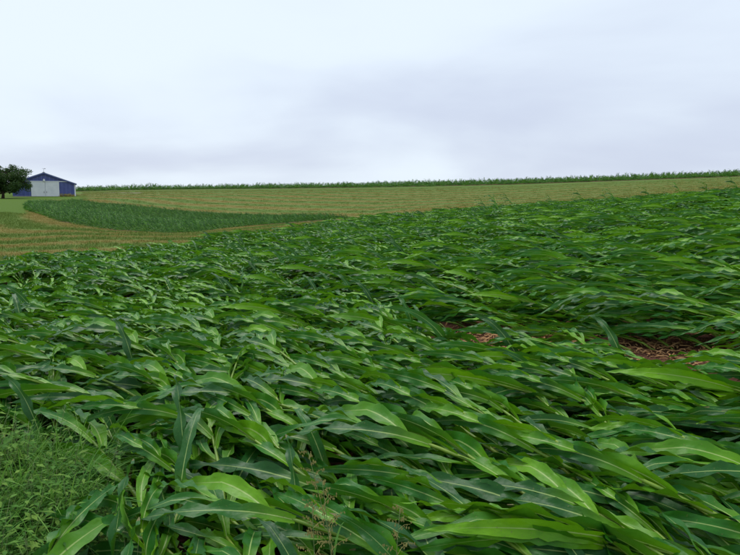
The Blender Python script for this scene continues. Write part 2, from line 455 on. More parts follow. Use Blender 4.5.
# ------------------------------------------------------------------ ground sheet
def build_ground():
    fa = np.arange(-40, 40.01, 0.30)
    az = np.radians(np.concatenate([np.arange(-180, -40, 4.0), fa, np.arange(44, 180, 4.0)]))
    rr = np.exp(np.linspace(math.log(0.6), math.log(1600), 560))
    A, RR = np.meshgrid(az, rr, indexing='ij')
    x, y = RR * np.sin(A), RR * np.cos(A)
    z = ground_z(x, y)
    na, nr = A.shape
    d2 = polydist(x.ravel(), y.ravel(), LO2).reshape(A.shape)
    d3 = np.maximum(c3lo(A) - RR, 0)
    nf, l2, h2 = near_far(A), c2lo(A), c2hi(A)
    sm = lambda v, wd: np.clip(v / wd + 0.5, 0, 1)
    behind = np.abs(A) > R(62)
    near = sm(nf + 0.5 - RR, 1.2)
    crop2 = sm(RR - l2, 1.0) * sm(h2 - RR, 2.0) * (A > A2MIN) * (A < A2MAX)
    far = sm(RR - c3lo(A), 2.0)
    soil = np.clip(near + crop2 + far, 0, 1)
    first = RR < np.where(A < A2MAX, np.where(A > A2MIN, 0.5 * (l2 + h2), 9e9), 0)        # band before the second crop
    first |= (A <= A2MIN)
    sc_ = np.where(first, near_rows(x.ravel(), y.ravel()).reshape(A.shape), far_rows(x.ravel(), y.ravel()).reshape(A.shape))
    tan = np.where(first, 1.0, np.clip((d3 - 36) / 36, 0, 1))
    tan = np.where((A <= A2MIN) & (RR > 70), 0.0, tan)
    u = np.interp(A, caz, us)
    tan = np.where(first, tan, tan * np.interp(u, [100, 420, 728], [1.0, .8, .5]))
    lawn = np.where((u < 31), sm(RR - 69, 4.0), 0) * (RR < 270)
    lawn = np.maximum(lawn, (u < 85) * sm(RR - 172, 10) * (RR < 215))
    # low furrows and small unevenness
    z = z + 0.018 * np.sin(x * 3.1 + y * 1.7) * np.sin(y * 2.3 - x * 1.1) * (RR < 70)
    V = np.stack([x, y, z], -1).reshape(-1, 3)
    idx = np.arange(na * nr).reshape(na, nr)
    nxt = np.roll(idx, -1, axis=0)
    q = np.stack([idx[:, :-1], nxt[:, :-1], nxt[:, 1:], idx[:, 1:]], -1).reshape(-1, 4)[:, ::-1]
    V = np.vstack([V, [[0, 0, 0]]])
    me = bpy.data.meshes.new('ground')
    tri = np.stack([idx[:, 0], np.full(na, len(V) - 1), nxt[:, 0]], -1)[:, ::-1]
    nq, nt_ = len(q), len(tri)
    me.vertices.add(len(V)); me.vertices.foreach_set('co', V.ravel())
    me.loops.add(nq * 4 + nt_ * 3)
    me.loops.foreach_set('vertex_index', np.concatenate([q.ravel(), tri.ravel()]).astype(np.int32))
    me.polygons.add(nq + nt_)
    me.polygons.foreach_set('loop_start', np.concatenate([np.arange(nq) * 4, nq * 4 + np.arange(nt_) * 3]).astype(np.int32))
    me.polygons.foreach_set('use_smooth', np.ones(nq + nt_, dtype=bool))
    for k, a in (('soil', soil), ('sc', sc_), ('tan', tan), ('lawn', lawn)):
        at = me.attributes.new(k, 'FLOAT', 'POINT')
        at.data.foreach_set('value', np.append(np.asarray(a, np.float32).ravel(), 0).astype(np.float32))
    me.update(calc_edges=True); me.validate()
    link('ground', me, M['ground'], label='rolling farmland of soil, mown hay bands and lawn', kind='structure', cat='ground')
build_ground()

# ------------------------------------------------------------------ corn plants (leaning towards local +X)
def nrm(v):
    return v / (np.linalg.norm(v) + 1e-9)

def corn_leaf(g, p0, sdir, side, L, W, wind, spread, droop, roll, twist, lv, n=22, zmin=0.03, amp=1.0):
    up = np.array([0, 0, 1.0])
    d = nrm(sdir * math.cos(spread) + side * math.sin(spread))
    p = np.array(p0, float)
    step = L / n
    ph, k1 = g.uniform(0, 6.28, 2), g.uniform(2.8, 6.0, 2)
    kink = g.uniform(0.35, 0.8) if g.random() < 0.36 else 2
    am = g.uniform(0.007, 0.020) * amp
    js = np.array([-1, -0.5, 0, 0.5, 1.0])
    torn = g.random() < 0.35
    V, UV = [], []
    for i in range(n + 1):
        tt = i / n
        nt0 = [1 - (g.uniform(0.1, 0.32) if torn and g.random() < 0.12 else g.uniform(0, 0.05)) for _ in range(2)]
        nn = up - d * (up @ d); nn = nrm(nn)
        a = roll + twist * tt
        bb = np.cross(nn, d)
        nn2 = nn * math.cos(a) + bb * math.sin(a)
        bb2 = np.cross(nn2, d)
        wd = W * (0.42 + 0.58 * min(1, tt / 0.32) ** 0.8) * max(0.0, 1 - tt ** 2.4) ** 0.85
        fold = 0.34 * (1 - tt) + 0.10
        for j in js:
            s = 0 if j < 0 else 1
            ruff = am * abs(j) ** 1.6 * math.sin(6.2832 * k1[s] * tt + ph[s]) * min(1, 4 * tt) * (1 if wd > 0.02 else 0.4)
            q = p + bb2 * (j * wd / 2 * (nt0[s] if abs(j) > .7 else 1) * math.cos(fold * abs(j))) + nn2 * (abs(j) * wd / 2 * math.sin(fold) + ruff)
            V.append(q); UV.append((0.5 + j / 2, tt))
        p = p + d * step
        dr = droop * (0.25 + 1.3 * tt)
        if abs(tt - kink) < 0.5 / n: dr += 5.5
        d = nrm(d + wind * 0.16 + np.array([0, 0, -dr * step * 1.6]))
        if p[2] < zmin + 0.06 and d[2] < 0: d = nrm(d + np.array([0, 0, -d[2] * 0.9]))
    V = np.array(V)
    V[:, 2] = np.maximum(V[:, 2], zmin * 0.5)
    m5 = len(js)
    Fc = [(i * m5 + j, i * m5 + j + 1, (i + 1) * m5 + j + 1, (i + 1) * m5 + j) for i in range(n) for j in range(m5 - 1)]
    return V, Fc, UV, lv

def corn_variant(seed, cls):
    """cls 0 pressed flat, 1 middling, 2 arched up, 3 half standing"""
    g = np.random.default_rng(seed)
    Ls = g.uniform(1.15, 1.5) * (1.0, 1.0, 1.08, 1.0)[cls]
    tilt0 = R(g.uniform(*((60, 74), (54, 66), (40, 52), (14, 30))[cls]))
    tilt1 = R(g.uniform(*((82, 89), (76, 84), (72, 82), (40, 60))[cls]))
    tilt2 = R(g.uniform(*((78, 92), (70, 88), (74, 96), (30, 60))[cls]))
    ns = 14
    P, D = [np.array([0, 0, -0.03])], []
    sway = g.uniform(-0.25, 0.25)
    for i in range(ns):
        s = i / (ns - 1)
        th = tilt0 + (tilt1 - tilt0) * min(1, s / 0.4) if s < 0.4 else tilt1 + (tilt2 - tilt1) * (s - 0.4) / 0.6
        az = sway * s
        d = np.array([math.sin(th) * math.cos(az), math.sin(th) * math.sin(az), math.cos(th)])
        D.append(d); q = P[-1] + d * Ls / ns
        q[2] = max(q[2], 0.05 if i else q[2])
        P.append(q)
    P, D = np.array(P), np.array(D)
    rad = [0.0145 * (1 - 0.60 * i / ns) * (1.12 if i % 2 == 0 else 0.95) for i in range(ns + 1)]
    st = MB(); st.tube(P, rad, 6)
    leaves = []
    nl = 10 if cls < 3 else 8
    for k in range(nl):
        s = 0.16 + 0.84 * (k / (nl - 1)) ** 0.9
        f = s * ns; i = min(int(f), ns - 1)
        p0 = P[i] + (P[i + 1] - P[i]) * (f - i) if i < ns else P[-1]
        d = D[i]
        sd = nrm(np.cross(d, np.array([0, 0, 1.0]))) * (1 if k % 2 else -1)
        ups = nrm(np.cross(np.cross(d, [0, 0, 1.0]), d))
        side = nrm(sd * g.uniform(0.5, 1) + ups * g.uniform(-0.15, 0.9))
        top = k / (nl - 1)
        L = g.uniform(0.54, 0.92) * (0.80 + 0.35 * math.sin(math.pi * min(1, 0.2 + 0.75 * top)))
        W = g.uniform(0.066, 0.110) * (0.9 if top > 0.85 else 1)
        wind = np.array([1.0, g.uniform(-0.42, 0.42), 0.0]) * (1 if cls < 3 else 0.35)
        sp = R(g.uniform(8, 30)) * (1 if cls < 3 else 1.3)
        dro = g.choice([g.uniform(0.15, 0.6), g.uniform(0.6, 1.9)], p=[.45, .55]) if cls < 3 else g.uniform(0.9, 2.0)
        roll = g.normal(0, 0.85); tw = g.normal(0, 0.9)
        lvv = float(np.clip(g.beta(1.2, 2.0) * 0.88 + (0.22 if top > 0.75 else 0.0), 0, 1))
        if cls < 3 and g.random() < 0.012:                        # a blade flung upright
            side, sp, dro, wind = nrm(ups), R(50), 0.9, wind * 0.2
        leaves.append(corn_leaf(g, p0, d, side, L, W, wind, sp, dro, roll, tw, lvv))
    return st, leaves

CLS = [0] * 6 + [1] * 9 + [2] * 7 + [3] * 3
VARS, JOINED, JOINED_D = [], [], []
for i, c in enumerate(CLS):
    st, lvs = corn_variant(100 + i, c)
    sme = st.mesh('corn_stalk'); sme.materials.append(M['stalk'])
    lm = []
    jb = MB()
    jb.add(st.V, st.F, 1, st.UV, 0.5)
    for (V, Fc, UV, lv) in lvs:
        me = mesh_of('corn_leaf', V, Fc, True, {'lv': [lv] * len(V)}, UV)
        me.materials.append(M['leaf']); lm.append(me)
        jb.add(V, Fc, 0, UV, lv)
    jm = jb.mesh('corn_plant_joined'); jm.materials.append(M['leaf']); jm.materials.append(M['stalk'])
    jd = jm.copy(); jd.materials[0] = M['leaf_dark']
    VARS.append((sme, lm)); JOINED.append(jm); JOINED_D.append(jd)

HEAD = math.atan2(0.41, -0.91)                         # the crop lies over towards the left and a little away
hd = np.array([math.cos(HEAD), math.sin(HEAD)])                       # the rows run this way
LEAN = math.atan2(0.60, -0.80)
pr = np.array([-hd[1], hd[0]])

# bare soil gaps between the rows, read off the ground in the photograph: (from pixel, to pixel, half width, strength)
def ground_pt(u, v):
    r = hit(u, v); a = az_of(u, v)
    return np.array([r * math.sin(a), r * math.cos(a)])
GAPS = [(ground_pt(640, 357), ground_pt(745, 362), 0.14), (ground_pt(478, 340), ground_pt(506, 341), 0.19),
        (ground_pt(690, 481), ground_pt(728, 490), 0.06), (ground_pt(302, 290), ground_pt(312, 290), 0.22),
        (ground_pt(548, 343), ground_pt(568, 345), 0.10)]
WEED_C = np.array([-2.18, 3.10])
def near_plants():
    pts = []
    rows = np.arange(-75, 75, 0.62)
    for rw in rows:
        s = np.arange(-80, 80, 0.165)
        s = s + rng.normal(0, 0.05, len(s))
        x = pr[0] * rw + hd[0] * s + rng.normal(0, 0.06, len(s))
        y = pr[1] * rw + hd[1] * s + rng.normal(0, 0.06, len(s))
        pts.append(np.stack([x, y], -1))
    P = np.concatenate(pts)
    x, y = P[:, 0], P[:, 1]
    az, r = np.arctan2(x, y), np.hypot(x, y)
    keep = (np.abs(az) < R(44)) & (r < near_far(az) + rng.normal(0, 0.4, len(r))) & (r > 0.8)
    side = (np.abs(x) < 6) & (y > -0.5) & (y < 6) & (r > 0.9)
    keep |= side
    keep &= rng.random(len(r)) < 0.93
    keep &= rng.random(len(r)) < np.clip(1.25 - r / 75, 0.62, 1)
    P = P[keep]
    ex = P[(np.hypot(P[:, 0], P[:, 1]) < 5.2) & (rng.random(len(P)) < 0.6)]
    P = np.concatenate([P, ex + rng.normal(0, 0.16, ex.shape)])
    H = LEAN + rng.normal(0, R(18), len(P)) + R(14) * wave(P[:, 0] * .7 + 3, P[:, 1] * .7)
    H += R(-19) * np.clip(1 - np.hypot(P[:, 0], P[:, 1]) / 8, 0, 1)       # right by the camera the heads point more away
    W_ = wave(P[:, 0], P[:, 1]) + rng.normal(0, 0.40, len(P)) - 0.5 * np.clip((np.hypot(P[:, 0], P[:, 1]) - 10) / 12, 0, 1)
    sc = rng.uniform(0.80, 1.15, len(P))
    ok = np.ones(len(P), bool)
    for k in np.linspace(0.0, 1.9, 9):                                    # where the plant lies
        q = P + np.stack([np.cos(H), np.sin(H)], -1) * k * 1.0
        for a, b, hw in GAPS:
            e = b - a
            tt = np.clip(((q - a) @ e) / (e @ e), 0, 1)
            near_ = a + tt[:, None] * e
            dv_ = q - near_
            # keep the sight line clear on the camera's side of the gap
            ln = np.hypot(near_[:, 0], near_[:, 1])
            along = -(dv_ * near_).sum(1) / ln
            across = np.abs(dv_[:, 0] * near_[:, 1] - dv_[:, 1] * near_[:, 0]) / ln
            clr = 0.95 if hw > 0.12 else 0.08
            ok &= ~((across < hw + 0.05) & (along > -hw) & (along < hw + clr) & (k < 1.3))
        dw = (q - WEED_C) / np.array([0.85, 0.95])
        ok &= ~((dw ** 2).sum(1) < 1.0) | (rng.random(len(P)) < 0.01)
        ok &= np.hypot(q[:, 0], q[:, 1]) > 0.75
    P, H, W_, sc = P[ok], H[ok], W_[ok], sc[ok]
    cls = np.where(W_ < -0.55, 0, np.where(W_ < 0.30, 1, 2))
    rr = np.hypot(P[:, 0], P[:, 1])
    az = np.arctan2(P[:, 0], P[:, 1])
    stand = rng.random(len(P)) < (0.0008 * (rr > 24) + 0.007 * np.clip((rr - 44) / 10, 0, 1) * (az > R(8)))
    cls = np.where(stand, 3, cls)
    starts = np.array([0, 6, 15, 22]); cnt = np.array([6, 9, 7, 3])
    vi = starts[cls] + (rng.random(len(P)) * cnt[cls]).astype(int)
    return P, H, sc, vi
P, H, SC, VI = near_plants()
Z = ground_z(P[:, 0], P[:, 1])

# the 300 that show largest become single plants, the rest one mass
mid3 = np.stack([P[:, 0] + 0.7 * np.cos(H), P[:, 1] + 0.7 * np.sin(H), Z + 0.3], -1)
pu, pv = project(mid3)
dist = np.linalg.norm(mid3 - np.array([0, 0, CAMZ]), axis=1)
seen = (pu > -10) & (pu < 750) & (pv < 575) & (mid3[:, 1] > 1)
order = np.argsort(np.where(seen, dist, 1e9))
single = order[:300]
rest = np.setdiff1d(np.arange(len(P)), single)

def plant_label(u, v, c):
    look = ('flat-pressed corn plant', 'low-leaning corn plant', 'arched corn plant', 'half-standing corn plant')[c]
    if u < 200 and v > 415: return look + ' at the edge of the weed tangle in the bottom left corner'
    cx = ('at the left edge', 'left of centre', 'at the centre', 'right of centre', 'at the right edge')[int(min(4, max(0, u / 148)))]
    if v > 490:
        return look + (' beside the seeding grass on the bottom edge' if 240 < u < 420 else ' on the bottom edge ' + cx)
    if v > 430: return look + ' with broad blades in the front rows ' + cx
    if v > 402: return look + ' in the rows just behind the weed tangle\'s top ' + cx
    if v > 375: return look + ' between the front rows and the bare soil gaps ' + cx
    if v > 325: return look + ' level with the reddish bare soil gaps ' + cx
    return look + ' behind the reddish bare soil gaps ' + cx
for i in single:
    lab = plant_label(float(pu[i]), float(pv[i]), CLS[VI[i]])
    e = link('corn_plant', None, label=lab, cat='corn plant', group='flattened corn plants of the near field')
    e.empty_display_size = 0.1
    e.location = (P[i, 0], P[i, 1], Z[i])
    e.rotation_euler = (0, 0, H[i])
    e.scale = (SC[i],) * 3
    sme, lm = VARS[VI[i]]
    link('stalk', sme, parent=e)
    for me in lm:
        link('leaf', me, parent=e)

# ------------------------------------------------------------------ masses by geometry nodes
def mass(name, pts, rotz, scale, idx, meshes, label, cat, tilt=None):
    src = bpy.data.collections.new(name + '_kinds')      # not linked to the scene
    for k, me in enumerate(meshes):
        o = bpy.data.objects.new('%s_kind_%03d' % (name, k), me)
        src.objects.link(o)
    n = len(pts)
    me = bpy.data.meshes.new(name)
    me.vertices.add(n); me.vertices.foreach_set('co', np.asarray(pts, np.float32).ravel())
    rot = np.zeros((n, 3), np.float32); rot[:, 2] = rotz
    if tilt is not None: rot[:, :2] = tilt
    a = me.attributes.new('rot', 'FLOAT_VECTOR', 'POINT'); a.data.foreach_set('vector', rot.ravel())
    a = me.attributes.new('sca', 'FLOAT', 'POINT'); a.data.foreach_set('value', np.asarray(scale, np.float32))
    a = me.attributes.new('kin', 'INT', 'POINT'); a.data.foreach_set('value', np.asarray(idx, np.int32))
    o = link(name, me, label=label, cat=cat, kind='stuff')
    g = bpy.data.node_groups.new(name + '_scatter', 'GeometryNodeTree')
    g.interface.new_socket('Geometry', in_out='INPUT', socket_type='NodeSocketGeometry')
    g.interface.new_socket('Geometry', in_out='OUTPUT', socket_type='NodeSocketGeometry')
    gi, go = N(g, 'NodeGroupInput'), N(g, 'NodeGroupOutput')
    ci = N(g, 'GeometryNodeCollectionInfo')
    ci.inputs['Collection'].default_value = src
    ci.inputs['Separate Children'].default_value = True
    ci.inputs['Reset Children'].default_value = True
    ip = N(g, 'GeometryNodeInstanceOnPoints')
    ip.inputs['Pick Instance'].default_value = True
    def na(nm, ty):
        q = N(g, 'GeometryNodeInputNamedAttribute', data_type=ty)
        q.inputs['Name'].default_value = nm
        return [s for s in q.outputs if s.name == 'Attribute' and s.enabled][0]
    g.links.new(gi.outputs[0], ip.inputs['Points'])
    g.links.new(ci.outputs[0], ip.inputs['Instance'])
    g.links.new(na('kin', 'INT'), ip.inputs['Instance Index'])
    e2r = N(g, 'FunctionNodeEulerToRotation')
    g.links.new(na('rot', 'FLOAT_VECTOR'), e2r.inputs[0])
    g.links.new(e2r.outputs[0], ip.inputs['Rotation'])
    g.links.new(na('sca', 'FLOAT'), ip.inputs['Scale'])
    g.links.new(ip.outputs[0], go.inputs[0])
    md = o.modifiers.new('scatter', 'NODES'); md.node_group = g
    return o

def xyz(p, dz=0.0):
    return np.stack([p[:, 0], p[:, 1], ground_z(p[:, 0], p[:, 1]) + dz], -1)
mass('flattened_corn', xyz(P[rest]), H[rest], SC[rest], VI[rest], JOINED,
     'wind-flattened corn spreading over the near field up to its crest', 'corn')

# second, darker strip of corn across the hollow
def scatter_polar(n, a0, a1, r0f, r1f, g):
    a = g.uniform(a0, a1, n)
    r0, r1 = r0f(a), r1f(a)
    r = np.sqrt(g.uniform(0, 1, n) * (r1 ** 2 - r0 ** 2) + r0 ** 2)
    return np.stack([r * np.sin(a), r * np.cos(a)], -1), r1 - r0, r
g2 = np.random.default_rng(21)
# even density: rejection over a box in plan
bx = np.stack([g2.uniform(-100, 15, 400000), g2.uniform(35, 200, 400000)], -1)
bx = bx[in_crop2(bx[:, 0], bx[:, 1])]
bx = bx[g2.random(len(bx)) < np.clip(1.35 - np.hypot(bx[:, 0], bx[:, 1]) / 190, 0.5, 1)]
ba, br = np.arctan2(bx[:, 0], bx[:, 1]), np.hypot(bx[:, 0], bx[:, 1])
be = np.clip(np.minimum(br - c2lo(ba), c2hi(ba) - br) / (4 + 3 * wave(bx[:, 0] * .3, bx[:, 1] * .3)), 0, 1)
ok_ = g2.random(len(bx)) < 0.35 + 0.65 * be
bx, be = bx[ok_], be[ok_]
n = len(bx)
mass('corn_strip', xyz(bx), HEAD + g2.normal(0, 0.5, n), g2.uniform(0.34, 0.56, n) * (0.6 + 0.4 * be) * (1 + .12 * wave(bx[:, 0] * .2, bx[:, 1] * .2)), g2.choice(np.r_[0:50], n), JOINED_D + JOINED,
     'dark green curved strip of corn across the hollow, in front of the shed', 'corn')
# far strip of corn along the skyline
pf, _, rf = scatter_polar(30000, az_of(-110), az_of(850), lambda a: c3lo(a), lambda a: c3lo(a) + 85, g2)
sel = g2.random(len(pf)) < np.where(rf < c3lo(np.arctan2(pf[:, 0], pf[:, 1])) + 8, 1, 0.55)
pf = pf[sel]; n = len(pf)
pr_r = np.hypot(pf[:, 0], pf[:, 1])[:, None]
pf = pf * (1 - (3.5 + 3.5 * wave(pf[:, 0] * .12, pf[:, 1] * .12))[:, None] / pr_r)
fs = 1 + 0.22 * wave(pf[:, 0] * .25, pf[:, 1] * .25)
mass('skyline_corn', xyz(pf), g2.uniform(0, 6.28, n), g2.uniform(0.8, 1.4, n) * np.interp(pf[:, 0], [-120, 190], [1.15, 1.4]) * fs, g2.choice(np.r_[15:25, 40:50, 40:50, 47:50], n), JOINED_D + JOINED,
     'dark band of standing corn along the skyline', 'corn')

# ------------------------------------------------------------------ hay stubble and windrows
def tuft(seed, nb, h, spread, wid, mt):
    g = np.random.default_rng(seed); mb = MB()
    for k in range(nb):
        a = g.uniform(0, 6.28); b0 = np.array([g.normal(0, spread), g.normal(0, spread), 0])
        d = np.array([math.cos(a), math.sin(a), 0]); L = h * g.uniform(0.5, 1.2); ln = g.uniform(0.2, 0.9)
        sd = np.array([-d[1], d[0], 0]) * wid
        m1 = b0 + d * L * ln * 0.35 + np.array([0, 0, L * 0.6]); m2 = b0 + d * L * ln + np.array([0, 0, L * (1 - 0.35 * ln)])
        mb.add([b0 - sd, b0 + sd, m1 + sd * .8, m1 - sd * .8, m2], [(0, 1, 2, 3), (3, 2, 4)], 0, [(0, 0), (1, 0), (1, .5), (0, .5), (.5, 1)], g.random())
    me = mb.mesh('tuft'); me.materials.append(mt); return me
ST = [tuft(300 + k, 26, 0.13, 0.16, 0.006, M['stubble']) for k in range(5)]
WR = [tuft(320 + k, 30, 0.10, 0.20, 0.006, M['straw']) for k in range(5)]
def band_pts(n, g):
    q = np.stack([g.uniform(-75, 10, n), g.uniform(14, 80, n)], -1)
    a, r = np.arctan2(q[:, 0], q[:, 1]), np.hypot(q[:, 0], q[:, 1])
    ok = (a > az_of(-70)) & (a < az_of(330)) & (r > near_far(a) - 0.3) & (r < np.where(a > A2MIN, c2lo(a), 72))
    q = q[ok]
    return q, near_rows(q[:, 0], q[:, 1])
q, d = band_pts(60000, g2)
sn = np.sin(d * 2 * math.pi / 5.2)
gq = q[(sn < g2.normal(-0.25, 0.5, len(q)))][:12000]
n = len(gq)
mass('hay_stubble', xyz(gq), g2.uniform(0, 6.28, n), g2.uniform(0.6, 1.3, n), g2.integers(0, 5, n), ST,
     'short green regrowth on the mown hay band beside the near field', 'stubble')
q, d = band_pts(60000, g2)
sn = np.sin(d * 2 * math.pi / 5.2)
wq = q[(sn > g2.normal(0.35, 0.35, len(q)))][:9000]
n = len(wq)
mass('cut_hay', xyz(wq), g2.uniform(0, 6.28, n), g2.uniform(0.5, 1.1, n), g2.integers(0, 5, n), WR,
     'tan windrows of cut hay striping the band beside the near field', 'hay')

# cut hay and regrowth on the far mown slope
fa = g2.uniform(az_of(70), az_of(800), 130000); fr = np.sqrt(g2.uniform(95 ** 2, 262 ** 2, len(fa)))
fp = np.stack([fr * np.sin(fa), fr * np.cos(fa)], -1)
ok_ = (fr > np.where(fa < A2MAX, c2hi(fa), 95) + 2) & (fr < c3lo(fa) - 24) & ~((fa < az_of(82)) & (fr > 165))
fp = fp[ok_]
fs_ = np.sin(far_rows(fp[:, 0], fp[:, 1]) * 2 * math.pi / 5.2)
hp_ = fp[fs_ > g2.normal(0.45, 0.3, len(fp))]; hp_ = hp_[g2.random(len(hp_)) < np.interp(hp_[:, 0], [-60, 10, 110], [1, .8, .35])][:7500]; n = len(hp_)
mass('far_cut_hay', xyz(hp_), g2.uniform(0, 6.28, n), g2.uniform(1.2, 2.6, n), g2.integers(0, 5, n), WR, 'thin tan windrows curving across the far mown slope', 'hay')
gp_ = fp[fs_ < g2.normal(-0.3, 0.3, len(fp))][-9000:]; n = len(gp_)
mass('far_stubble', xyz(gp_), g2.uniform(0, 6.28, n), g2.uniform(0.9, 2.0, n), g2.integers(0, 5, n), ST, 'green regrowth between the windrows on the far mown slope', 'stubble')

# ------------------------------------------------------------------ litter on the bare gaps
def stick(seed):
    g = np.random.default_rng(seed); mb = MB()
    L = g.uniform(0.05, 0.22); r = g.uniform(0.004, 0.009)
    mb.tube([(-L / 2, 0, r), (0, g.normal(0, .012), r + g.uniform(0, .02)), (L / 2, 0, r)], r, 5, a=g.random())
    me = mb.mesh('residue_piece'); me.materials.append(M['residue']); return me
def husk(seed):
    g = np.random.default_rng(seed); mb = MB()
    L, wd = g.uniform(0.08, 0.22), g.uniform(0.005, 0.013)
    V = []
    for i in range(5):
        s = i / 4; zz = 0.012 + 0.02 * math.sin(s * 3 + g.uniform(0, 1)); ww = wd * math.sin(math.pi * (0.12 + 0.76 * s))
        V += [(L * (s - .5), -ww, zz + .01), (L * (s - .5), ww, zz)]
    mb.add(V, [(2 * i, 2 * i + 1, 2 * i + 3, 2 * i + 2) for i in range(4)], a=g.random())
    me = mb.mesh('residue_piece'); me.materials.append(M['residue']); return me
RS = [stick(400 + k) for k in range(6)] + [husk(420 + k) for k in range(6)]
lp = []
for a, b, hw in GAPS:
    L = np.linalg.norm(b - a)
    k = int(520 * (L + 0.6) * hw / 0.3)
    tt = g2.uniform(-0.25, 1.25, k)
    q_ = a + tt[:, None] * (b - a) + g2.normal(0, hw * 1.1, (k, 2))
    lp.append(q_ * (1 + g2.uniform(-0.03, 0.11, (k, 1))))
lp.append(np.stack([g2.uniform(-3, 4, 900), g2.uniform(2, 9, 900)], -1))
lp = np.concatenate(lp); n = len(lp)
mass('crop_residue', xyz(lp, 0.004), g2.uniform(0, 6.28, n), g2.uniform(0.45, 1.1, n), g2.integers(0, 12, n), RS,
     'reddish dry stalk litter on the bare soil gaps between the corn', 'litter', tilt=g2.normal(0, 0.15, (n, 2)))

# ------------------------------------------------------------------ weeds in the bottom left corner
def weed_variant(seed):
    g = np.random.default_rng(seed); mb = MB()
    for sidx in range(g.integers(2, 4)):
        h = g.uniform(0.22, 0.46); a = g.uniform(0, 6.28); ln = g.uniform(0.1, 0.6)
        pts = [np.array([math.cos(a) * ln * h * s ** 1.5, math.sin(a) * ln * h * s ** 1.5, h * s]) for s in np.linspace(0, 1, 5)]
        mb.tube(pts, [0.0022, .002, .0018, .0014, .001], 4, m=1)
        for k in range(16):
            s = 0.15 + 0.85 * k / 15
            b0 = np.array([math.cos(a) * ln * h * s ** 1.5, math.sin(a) * ln * h * s ** 1.5, h * s])
            th = k * 2.4 + g.normal(0, .5); L = g.uniform(0.026, 0.085) * (1.15 - 0.6 * s); wd = L * g.uniform(0.16, 0.30)
            d = np.array([math.cos(th), math.sin(th), g.uniform(-0.1, 0.7)]); d /= np.linalg.norm(d)
            sd = np.cross(d, [0, 0, 1]); sd /= np.linalg.norm(sd)
            s0 = b0 + d * 0.008
            mb.add([s0, s0 + d * L * .45 + sd * wd, s0 + d * L - np.array([0, 0, L * .2]), s0 + d * L * .45 - sd * wd, s0 + d * L * .5 + np.array([0, 0, -wd * .35])],
                   [(0, 1, 4), (1, 2, 4), (2, 3, 4), (3, 0, 4)], 0, [(.5, .3), (1, .6), (.5, 1), (0, .6), (.5, .6)], g.random())
    me = mb.mesh('weed'); me.materials.append(M['weed']); me.materials.append(M['weed_stem']); return me
def grass_variant(seed, h=0.5, nb=22):
    g = np.random.default_rng(seed); mb = MB()
    for k in range(nb):
        a = g.normal(-0.5, 1.2); L = h * g.uniform(0.5, 1.25); wd = g.uniform(0.0018, 0.0046)
        p = np.array([g.normal(0, .03), g.normal(0, .03), 0.0]); d = np.array([math.cos(a) * .25, math.sin(a) * .25, 1.0]); d /= np.linalg.norm(d)
        sd = np.array([-math.sin(a), math.cos(a), 0]); V, UV = [], []
        bend = g.uniform(0.06, 0.34)
        for i in range(9):
            s = i / 8; ww = wd * (1 - s ** 2) + 0.0003
            V += [p - sd * ww, p + sd * ww]; UV += [(0, .3 + .7 * s), (1, .3 + .7 * s)]
            p = p + d * L / 8; d = d + np.array([math.cos(a), math.sin(a), -0.9]) * bend; d /= np.linalg.norm(d)
            p[2] = max(p[2], 0.01)
        mb.add(V, [(2 * i, 2 * i + 1, 2 * i + 3, 2 * i + 2) for i in range(8)], 0, UV, g.random())
    me = mb.mesh('grass'); me.materials.append(M['grass']); return me
WV = [weed_variant(500 + k) for k in range(8)]
GV = [grass_variant(520 + k) for k in range(6)]
def weed_pts(n, sx, sy, g, c=WEED_C):
    a = g.uniform(0, 6.28, n); r = np.sqrt(g.uniform(0, 1, n))
    return c + np.stack([np.cos(a) * r * sx, np.sin(a) * r * sy], -1)
wp = weed_pts(330, 0.95, 1.05, g2); wp = np.concatenate([wp, weed_pts(50, 0.45, 0.35, g2, np.array([-1.3, 2.75]))])
wp = wp[np.hypot(wp[:, 0], wp[:, 1]) > 1.9]
big_idx = np.argsort(-g2.random(len(wp)))[:60]
wv, ws, wr = g2.integers(0, 8, len(wp)), g2.uniform(0.6, 1.15, len(wp)) * np.interp(wp[:, 0], [-2.6, -1.0], [1.45, 0.75]), g2.uniform(0, 6.28, len(wp))
restw = np.setdiff1d(np.arange(len(wp)), big_idx)
mass('weed_tangle', xyz(wp[restw]), wr[restw], ws[restw], wv[restw], WV, 'tangle of small-leaved weeds in the bottom left corner', 'weeds')
for k in big_idx:
    o = link('weed', WV[wv[k]], label='spindly small-leaved weed stem rising from the bottom left tangle', cat='weed', group='weeds in the bottom left tangle')
    o.location = (*wp[k], float(ground_z(*wp[k]))); o.rotation_euler = (0, 0, wr[k]); o.scale = (ws[k] * 1.15,) * 3
gp = weed_pts(380, 0.9, 0.95, g2, WEED_C + np.array([-0.15, 0.15]))
n = len(gp)
mass('wild_grass', xyz(gp), g2.uniform(-0.9, 0.9, n), g2.uniform(0.6, 1.45, n), g2.integers(0, 6, n), GV, 'fine wild grass bending over at the left edge of the weeds', 'grass')

